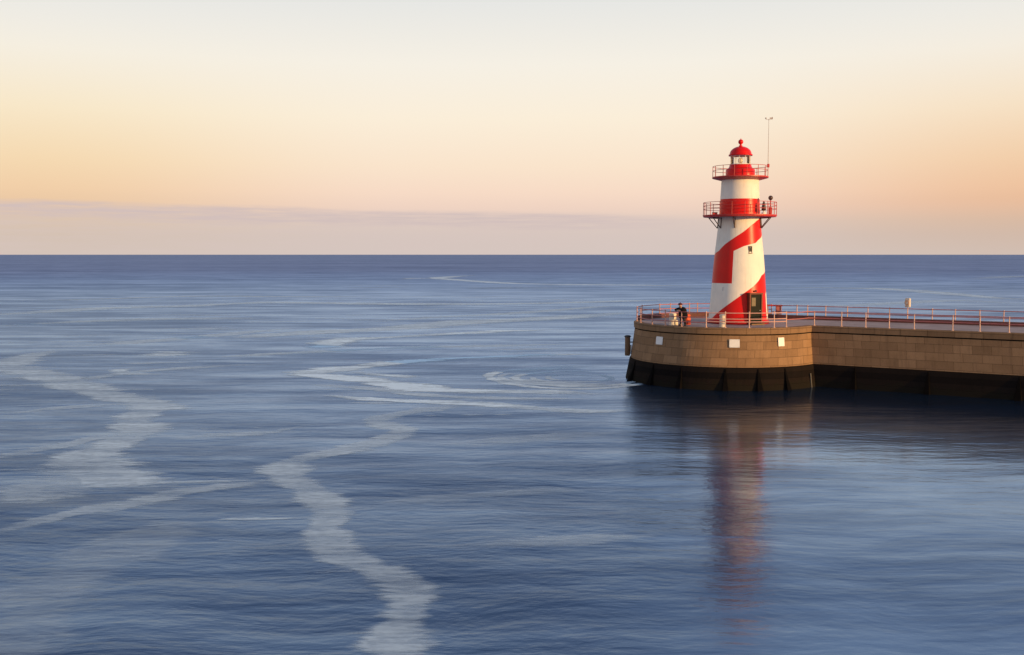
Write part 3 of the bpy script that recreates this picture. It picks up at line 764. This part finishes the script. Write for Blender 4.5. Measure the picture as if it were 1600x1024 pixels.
# door
dth, dz0 = surf(1178.2, 485); zt = surf(1178, 459.5)[1]
dv = dirv(dth); dt = Vector((dv.y, -dv.x, 0)) * -1
if dt.dot(Vector((1, 0, 0))) < 0: dt = -dt
Zv = Vector((0, 0, 1))
rb = trad(0) + .03
dc = TB + dv * rb; DH = zt - .12; DWd = .90
door = MB().box(dc + Zv * (.10 + DH / 2) + dv * .045, (DWd, .06, DH), (dt, dv, Zv)).build('door', m_door, lh)
mb = MB()
for s in (-1, 1): mb.box(dc + dt * (s * (DWd / 2 + .05)) + Zv * (.05 + DH / 2) - dv * .05, (.10, .36, DH + .10), (dt, dv, Zv))
mb.box(dc + Zv * (DH + .155) - dv * .05, (DWd + .24, .40, .11), (dt, dv, Zv)); mb.build('frame', m_frame, door)
MB().box(dc + Zv * (DH * .74 + .1) - dt * .19 + dv * .084, (.34, .02, .62), (dt, dv, Zv)).build('pane', m_pane, door)
MB().tube(dc + Zv * 1.05 + dt * .34 + dv * .08, dc + Zv * 1.05 + dt * .34 + dv * .14, .03).build('handle', m_galv, door)
MB().box(dc + Zv * .05 + dv * .22, (1.15, .50, .10), (dt, dv, Zv), bev=.02).build('step', m_cope, lh)
# lamp over the door
lth, lz = surf(1179.3, 455)
p = tpt(lth, lz); v = dirv(lth)
mb = MB(); mb.tube(p - v * .05, p + v * .13, .03); mb.lathe(p + v * .14, [(.0, .08), (.07, .06), (.09, -.05), (.0, -.07)], 12); mb.build('wall_lamp', m_dark, lh)
# slit window
wth, wz = surf(1172.4, 390.5); v = dirv(wth); tt = Vector((-v.y, v.x, 0)); p = tpt(wth, wz)
wf = MB()
wf.box(p + Zv * .255 + v * .0, (.25, .10, .04), (tt, v, Zv)); wf.box(p - Zv * .255 + v * .02, (.27, .14, .05), (tt, v, Zv))
for s in (-1, 1): wf.box(p + tt * (s * .115), (.03, .09, .46), (tt, v, Zv))
wf = wf.build('window', m_dark, lh)
MB().box(p - v * .02, (.20, .07, .46), (tt, v, Zv)).build('pane', m_glassb, wf)
# small vent slit in the shaded left side
vth, vz = surf(1129.5, 452); v = dirv(vth); tt = Vector((-v.y, v.x, 0)); p = tpt(vth, vz)
MB().box(p, (.05, .03, .30), (tt, v, Zv)).build('vent', m_galv, lh)

def gallery(z, R, thick, hrail, nposts, nr, th0, taper, rin):
    prof = [(rin - .03, z - thick), (R * taper, z - thick), (R - .03, z - thick * .45), (R, z - thick * .35), (R, z), (rin - .03, z + .01)]
    dk = MB().lathe(TB, prof, 72, smooth=False, cap0=False, cap1=False).build('gallery', m_gred, lh)
    RR = R - .05
    for k in range(nposts):
        a = th0 + 2 * PI * k / nposts; v = dirv(a); q = TB + v * RR
        MB().tube(q + Zv * (z - .02), q + Zv * (z + hrail), .024, .022, 8).build('post', m_gred, dk)
    for k in range(nr):
        h = hrail * (1 - k * (.8 / nr))
        MB().path([TB + dirv(2 * PI * i / 72) * RR + Zv * (z + h) for i in range(72)], .020, 6, closed=True).build('rail', m_gred, dk)
    return dk
g1 = gallery(zy(336.5), 56.5 / SC, .15, zy(317) - zy(336.5), 18, 3, D(-12), .98, trad(zy(338)))
z0 = zy(340.5)
for a in (-88, -58, -12, 72, 92, 135, 180, 225):
    a = D(a); v = dirv(a); zl = zy(357)
    q0 = TB + v * (56.5 / SC - .45) + Zv * z0; q1 = tpt(a, zl, .03); q2 = tpt(a, z0 - .05, .03)
    mb = MB(); mb.tube(q0, q1, .032, n=8); mb.tube(q1, q2, .032, n=8); mb.tube(q0 + Zv * -.02, q2, .03, n=8); mb.build('bracket', m_dark, g1)
g2 = gallery(zy(276.8), 42.8 / SC, .24, zy(260.5) - zy(276.8), 14, 2, D(-12), .74, 24 / SC)
# watch room drum
zb = zy(277); k_ = 1 / SC
mb = MB(); mb.lathe(TB, [(22.2 * k_, zb), (22.2 * k_, zy(266)), (20.8 * k_, zy(264.3)), (18.5 * k_, zy(263)), (17.0 * k_, zy(260.5)), (16.6 * k_, zy(258.2)), (14.5 * k_, zy(258))], 64, smooth=True)
mb.build('watch_room', m_red, lh)
# lantern
zl0, zl1 = zy(258), zy(243)
lan = MB()
for k in range(10):
    a = D(-8) + 2 * PI * k / 10; v = dirv(a); q = TB + v * (15 * k_); lan.tube(q + Zv * zl0, q + Zv * zl1, .020, n=6)
for z in (zl0 + .02, zl1 - .03): lan.path([TB + dirv(2 * PI * i / 48) * (15 * k_) + Zv * z for i in range(48)], .04, 6, closed=True)
lan = lan.build('lantern', m_white, lh)
MB().lathe(TB, [(14.7 * k_, zl0), (14.7 * k_, zl1)], 40, cap0=False, cap1=False).build('glass', m_glass, lan)
MB().lathe(TB, [(.08, zl0 - .02), (.08, zl0 + .14), (.15, zl0 + .18), (.19, zl0 + .32), (.15, zl0 + .46), (.05, zl0 + .52)], 24).build('lens', m_lens, lan)
# dome and finial
zd = zy(243); hd = zy(229) - zd
prof = [(14.0 * k_, zd - .02), (18.2 * k_, zd - .04), (18.2 * k_, zd + .05), (16.6 * k_, zd + .09)]
for i in range(1, 13):
    a = (PI / 2) * i / 12; prof.append((max(16.6 * k_ * math.cos(a), .12), zd + .09 + (hd - .09) * math.sin(a)))
dome = MB().lathe(TB, prof, 64).build('dome', m_red, lh)
zf = zy(222)
prof = [(.12, zd + hd - .02), (.15, zd + hd + .04), (.07, zd + hd + .09), (.07, zf - .19), (.11, zf - .165)]
for i in range(2, 13):
    a = -PI / 2 + PI * i / 12; prof.append((max(.19 * math.cos(a), .0), zf + .19 * math.sin(a)))
prof += [(.025, zf + .19), (.02, zf + .26), (0, zf + .27)]
MB().lathe(TB, prof, 24).build('finial', m_red, dome)

# antenna mast on the upper gallery rail
ath = math.asin(min(.99, (1196.6 - 1154.3) / 42.6)); av = dirv(ath); ab = TB + av * (42.8 / SC - .05) + Zv * (zy(276.8))
an = thing('antenna_mast', ab, 'thin antenna mast with a small wind gauge rising from the upper gallery', 'antenna')
zt = zy(190.5) - zy(276.8)
m_ant = simple('mast_grey', (0.36, 0.25, 0.21), 0.5, 0.1, 5)
MB().tube(ab, ab + Zv * zt, .022, .012, 8).build('pole', m_ant, an)
MB().box(ab + Zv * .78 + Vector((0.02, 0, 0)), (.16, .14, .26), bev=.02).build('clamp', m_gred, an)
mb = MB(); q = ab + Zv * zt
mb.tube(q - Vector((.22, 0, 0)) + Zv * .08, q + Vector((.26, 0, 0)) + Zv * .08, .012, n=6); mb.tube(q - Zv * .02, q + Zv * .10, .02, n=6)
mb.lathe(q + Vector((-.22, 0, .10)), [(0, 0), (.05, .03), (.06, .10), (0, .12)], 10); mb.lathe(q + Vector((.26, 0, .09)), [(0, 0), (.03, .02), (.03, .16), (0, .18)], 8)
mb.box(q + Vector((.15, 0, .17)), (.18, .01, .09)); mb.build('wind_gauge', m_ant, an)

# lamp and horn on the lower gallery
zg = zy(336.5)
def gal_pt(px, rr): a = math.asin(max(-1, min(1, (px - 1153.6) / SC / rr))); return TB + dirv(a) * rr + Zv * zg
q = gal_pt(1199.3, 2.40)
gl_ = thing('gallery_lamp', q, 'dark round signal lamp on a post at the right of the lower gallery', 'lamp')
zz_ = zy(311) - zg
MB().tube(q, q + Zv * (zz_ - .15), .045, .04).build('post', m_gred, gl_)
pr = [(.05, zz_ - .18)] + [(.17 * math.cos(-PI / 2 + PI * i / 10), zz_ + .17 * math.sin(-PI / 2 + PI * i / 10)) for i in range(2, 11)]
MB().lathe(q, pr, 20).build('globe', m_dark, gl_)
MB().box(q + Zv * .28, (.22, .2, .5), bev=.03).build('junction_box', m_gred, gl_)
q = gal_pt(1189.3, 2.05)
fh = thing('fog_horn', q, 'dark tapered fog horn standing on the lower gallery beside the red band', 'fog horn')
MB().lathe(q, [(.16, .0), (.16, .14), (.05, .16), (.05, .28)], 16).build('base', m_white, fh)
MB().lathe(q, [(.05, .26), (.17, .30), (.15, .55), (.10, .80), (.05, .95), (0, .97)], 16).build('horn', m_dark, fh)
q = gal_pt(1116, 1.95)
jb = thing('cable_tray', q, 'small low cable box on the left floor of the lower gallery', 'box')
MB().box(q + Zv * .10, (.36, .22, .16), bev=.02).build('case', m_gred, jb)
MB().box(q + Zv * .195, (.40, .26, .025)).build('lid', m_dark, jb)

# ------------------------------------------------------------------ bollards
m_boll = simple('bollard_cream', (0.70, 0.60, 0.48), 0.55, 0.10, 4, 0.08, dirt=(0.40, 0.26, 0.16))
def bollard(px, py, r, h, label):
    p = on_z(px, py, DZ); t = thing('bollard', p, label, 'bollard', 'squat cream bollards on the pier head')
    MB().lathe(p, [(r * 1.08, .002), (r * 1.08, .06), (r, .08), (r, h - .1)], 28).build('post', m_boll, t)
    MB().lathe(p, [(r * 1.05, h - .1), (r * 1.07, h - .05), (r * .95, h), (r * .5, h + .02), (0, h + .025)], 28).build('cap', m_boll, t)
    return t
bollard(1051, 508.2, .255, .86, 'broad cream bollard on the deck just left of the person')
bollard(1129, 511.3, .215, .90, 'slim cream bollard on the deck in front of the lighthouse base')

# ------------------------------------------------------------------ lifebuoy station on the far railing
fi_ = col_index(1419, False, -0.30); p2 = off_pt(fi_, -0.30); lp = Vector((p2.x, p2.y, DZ))
ls = thing('lifebuoy_station', lp, 'cream lifebuoy housing on a post at the far railing of the pier', 'lifebuoy station')
MB().tube(lp, lp + Zv * 1.15, .045, .04, 8).build('post', m_post, ls)
toC = Vector((-lp.x, -lp.y, 0)).normalized(); sdv = Vector((-toC.y, toC.x, 0))
bk = lp + Zv * 1.52
fd = (toC + Vector((-.55, .1, 0))).normalized(); fs_ = Vector((-fd.y, fd.x, 0))
MB().box(bk, (.42, .20, .70), (fs_, fd, Zv), bev=.06).build('housing', m_boll, ls)
ringp = [bk + fd * .10 - fs_ * .02 + (fs_ * math.cos(2 * PI * i / 28) + Zv * math.sin(2 * PI * i / 28)) * .155 for i in range(28)]
mb = MB()
vs = []
for i, c_ in enumerate(ringp):
    rad = (c_ - (bk + fd * .10 - fs_ * .02)).normalized()
    vs += [c_ + (rad * math.cos(2 * PI * k / 8) + fd * math.sin(2 * PI * k / 8)) * .04 for k in range(8)]
mb.add(vs, [(i * 8 + k, i * 8 + (k + 1) % 8, ((i + 1) % 28) * 8 + (k + 1) % 8, ((i + 1) % 28) * 8 + k) for i in range(28) for k in range(8)], smooth=True)
m_buoy = simple('buoy_orange', (0.66, 0.36, 0.22), 0.5, 0.1, 6)
mb.build('ring', m_buoy, ls)

# ------------------------------------------------------------------ red topped locker behind the tower
p = on_z(1213, 497.0, DZ); lk = thing('equipment_locker', p, 'red topped locker and table standing right of the lighthouse base', 'locker')
ax = (Vector((.98, -.2, 0)).normalized(), Vector((.2, .98, 0)).normalized(), Zv)
def lp_(a, b, c_): return p + ax[0] * a + ax[1] * b + Zv * c_
MB().box(lp_(-.15, 0, 1.02), (1.25, .62, .10), ax, bev=.03).build('top', m_gred, lk)
MB().box(lp_(.12, 0, .72), (.36, .42, .50), ax, bev=.03).build('cabinet', m_rail, lk)
MB().box(lp_(.33, -.05, .80), (.05, .34, .30), ax).build('door', m_boll, lk)
for a in (-.68, .36):
    for b_ in (-.24, .24): MB().tube(lp_(a, b_, 0), lp_(a, b_, .97), .03, n=8).build('leg', m_rail, lk)
MB().box(lp_(.12, 0, .235), (.30, .36, .47), ax, bev=.02).build('pedestal', m_post, lk)

# ------------------------------------------------------------------ person
m_skin = simple('skin', (0.45, 0.26, 0.18), 0.5, 0.06, 8, 0.02)
m_coat = simple('coat_black', (0.010, 0.009, 0.011), 0.9, 0.3, 8, 0.2, spec=0.1)
m_trou = simple('trousers_dark', (0.016, 0.016, 0.018), 0.85, 0.3, 8, 0.2)
m_boot = simple('boots_black', (0.010, 0.009, 0.009), 0.5, 0.3, 8)
m_hat = simple('hat_maroon', (0.10, 0.018, 0.018), 0.9, 0.25, 20, 0.3)
ri_ = col_index(1062, True, RD); rp_ = off_pt(ri_, RD); ow = (rp_ - C).normalized()
fwd = Vector((ow.x, ow.y, 0)); pp = Vector((rp_.x, rp_.y, DZ)) - fwd * .46; lef = Vector((-fwd.y, fwd.x, 0))
def L(f_, l_, z_): return pp + fwd * f_ + lef * l_ + Zv * z_
def skin(name, verts, edges, radii, mat_, parent, root=0, sub=2):
    me = bpy.data.meshes.new('tmp'); me.from_pydata([tuple(v - pp) for v in verts], edges, [])
    o = bpy.data.objects.new('tmp', me); COL.objects.link(o)
    md = o.modifiers.new('s', 'SKIN'); md.use_smooth_shade = True
    for i, r in enumerate(radii):
        sv = me.skin_vertices[0].data[i]; sv.radius = r if isinstance(r, tuple) else (r, r); sv.use_root = (i == root)
    ms = o.modifiers.new('sub', 'SUBSURF'); ms.levels = sub; ms.render_levels = sub
    bpy.context.view_layer.update()
    dg = bpy.context.evaluated_depsgraph_get(); ev = o.evaluated_get(dg)
    m2 = bpy.data.meshes.new_from_object(ev); m2.name = name
    m2.materials.clear(); m2.materials.append(mat_)
    for q in m2.polygons: q.use_smooth = True
    bpy.data.objects.remove(o); bpy.data.meshes.remove(me)
    o2 = bpy.data.objects.new(name, m2); COL.objects.link(o2); o2.parent = parent
    return o2
per = thing('person', pp, 'person in black coat and maroon knitted hat leaning on the pier head railing', 'person')
V = []; E = []; Rr = []
def add(p, r, par=None):
    V.append(p); Rr.append(r)
    if par is not None: E.append((par, len(V) - 1))
    return len(V) - 1
pel = add(L(-.06, 0, .86), (.15, .12)); sp1 = add(L(.04, 0, 1.02), (.14, .11), pel); ch = add(L(.16, 0, 1.19), (.15, .11), sp1); nk = add(L(.24, 0, 1.335), .055, ch)
hd1 = add(L(.285, 0, 1.41), (.075, .085), nk); hd2 = add(L(.315, 0, 1.50), (.078, .092), hd1); hd3 = add(L(.305, 0, 1.565), (.06, .07), hd2)
nose = add(L(.425, 0, 1.455), .014, hd2)
for s in (1, -1): add(L(.30, s * .088, 1.46), .014, hd2)
EL = {}
for s in (1, -1):
    hp = add(L(-.06, s * .09, .82), .085, pel); kn = add(L(.02, s * .11, .46), .058, hp); an_ = add(L(-.05 - .06 * s, s * .13, .09), .042, kn); add(L(.10 - .06 * s, s * .16, .04), .035, an_)
    shd = add(L(.17, s * .18, 1.26), .055, ch); elb = add(L(.36, s * .31, 1.135), .042, shd); wr = add(L(.50, s * .11, 1.13), .030, elb)
    palm = add(L(.525, s * .045, 1.128), (.020, .036), wr)
    for k, (fo, ln) in enumerate(((.03, .065), (.01, .078), (-.012, .074), (-.032, .058))):
        b0 = L(.535 + fo * .4, s * .005, 1.128 + fo); f1 = add(b0, .0095, palm); f2 = add(b0 + lef * (-s * ln * .5) + fwd * .004, .0085, f1); add(b0 + lef * (-s * ln) - fwd * .018 - Zv * .008, .0075, f2)
    t1 = add(L(.505, s * .03, 1.165), .0105, palm); add(L(.50, -s * .005, 1.175), .0085, t1)
body = skin('body', V, E, Rr, m_skin, per)
V = []; E = []; Rr = []
a0 = add(L(-.06, 0, .48), (.34, .27)); a1 = add(L(-.06, 0, .80), (.31, .24), a0); a2 = add(L(.03, 0, 1.02), (.28, .20), a1); a3 = add(L(.14, 0, 1.20), (.25, .18), a2); a4 = add(L(.235, 0, 1.36), (.115, .115), a3)
for s in (1, -1):
    b1 = add(L(.17, s * .20, 1.24), .105, a3); b2 = add(L(.36, s * .325, 1.15), .090, b1); add(L(.49, s * .12, 1.14), .062, b2)
skin('coat', V, E, Rr, m_coat, per)
V = []; E = []; Rr = []
a0 = add(L(-.06, 0, .84), (.16, .13))
for s in (1, -1):
    b1 = add(L(-.06, s * .09, .78), .105, a0); b2 = add(L(.02, s * .11, .46), .080, b1); add(L(-.05 - .06 * s, s * .13, .13), .070, b2)
skin('trousers', V, E, Rr, m_trou, per)
for s in (1, -1):
    V = []; E = []; Rr = []
    f0 = -.05 - .06 * s
    a0 = add(L(f0, s * .13, .20), .070); a1 = add(L(f0, s * .13, .068), .064, a0); a2 = add(L(f0 + .10, s * .15, .055), .055, a1); add(L(f0 + .19, s * .17, .045), .045, a2); add(L(f0 - .06, s * .125, .058), .048, a1)
    skin('boot', V, E, Rr, m_boot, per)
hc = L(.305, 0, 1.51)
prof = [(.124, -.005), (.138, .0), (.140, .045), (.132, .05)] + [(.130 * math.cos(a), .05 + .095 * math.sin(a)) for a in [PI / 2 * i / 8 for i in range(1, 8)]] + [(.03, .145), (.034, .16), (.025, .18), (0, .185)]
MB().lathe(hc, prof, 24, cap0=False).build('hat', m_hat, per)
m_eye = simple('eye_dark', (0.02, 0.015, 0.012), 0.2, 0.1, 8)
for s in (1, -1): MB().lathe(L(.400, s * .033, 1.488), [(0, -.009), (.009, -.004), (.011, 0), (.009, .004), (0, .009)], 10).build('eye', m_eye, per)

per.scale = (1.16, 1.16, 1.02)
# orange rucksack behind the person, pale carrier bag by the feet
m_bag = simple('rucksack_orange', (0.62, 0.075, 0.018), 0.65, 0.25, 7, 0.25)
m_bagd = simple('rucksack_strap', (0.30, 0.03, 0.02), 0.7, 0.2, 7)
def loft(mb, base, ax, secs, n=20, p=3.0):
    vs = []
    for z, a, b, ox in secs:
        for i in range(n):
            t = 2 * PI * i / n; c_, s_ = math.cos(t), math.sin(t)
            vs.append(base + ax[0] * (ox + a * math.copysign(abs(c_) ** (2 / p), c_)) + ax[1] * (b * math.copysign(abs(s_) ** (2 / p), s_)) + Zv * z)
    m = len(secs)
    fs = [(k * n + i, k * n + (i + 1) % n, (k + 1) * n + (i + 1) % n, (k + 1) * n + i) for k in range(m - 1) for i in range(n)]
    mb.add(vs, fs, smooth=True); mb.add(vs, [tuple(reversed(range(n))), tuple(range((m - 1) * n, m * n))])
bp_ = on_z(1074.5, 507.4, DZ)
rk = thing('rucksack', bp_, 'orange red rucksack standing on the deck behind the person', 'rucksack')
bax = (Vector((.9, .43, 0)).normalized(), Vector((-.43, .9, 0)).normalized())
mb = MB(); loft(mb, bp_, bax, [(0, .17, .11, 0), (.03, .21, .15, 0), (.2, .225, .17, 0), (.45, .21, .16, .0), (.6, .18, .13, .01), (.66, .12, .09, .01)]); mb.build('pack', m_bag, rk)
mb = MB(); loft(mb, bp_ + Zv * .62, bax, [(0, .17, .13, .0), (.05, .20, .16, 0), (.12, .17, .13, 0), (.16, .08, .06, 0)]); mb.build('lid', m_bag, rk)
mb = MB(); loft(mb, bp_ - bax[1] * .17, bax, [(.06, .12, .04, 0), (.10, .15, .07, 0), (.30, .14, .065, 0), (.34, .11, .04, 0)]); mb.build('pocket', m_bagd, rk)
for s in (-.09, .09):
    MB().path([bp_ + bax[0] * s + bax[1] * y_ + Zv * z_ for y_, z_ in ((.15, .6), (.22, .5), (.23, .3), (.16, .12))], .02, 6).build('strap', m_bagd, rk)
cb = on_z(1056.6, 508.5, DZ)
ct = thing('carrier_bag', cb, 'small pale carrier bag between the bollard and the person', 'bag')
m_carr = simple('carrier_cream', (0.66, 0.55, 0.42), 0.6, 0.1, 9, 0.2)
mb = MB(); loft(mb, cb, bax, [(0, .10, .07, 0), (.04, .13, .09, 0), (.22, .13, .08, 0), (.36, .12, .05, .01), (.40, .10, .02, .01)], p=3.5); mb.build('sack', m_carr, ct)
MB().path([cb + bax[0] * x_ + Zv * z_ for x_, z_ in ((-.06, .38), (-.05, .50), (.0, .54), (.06, .50), (.07, .38))], .010, 6).build('handle', m_carr, ct)
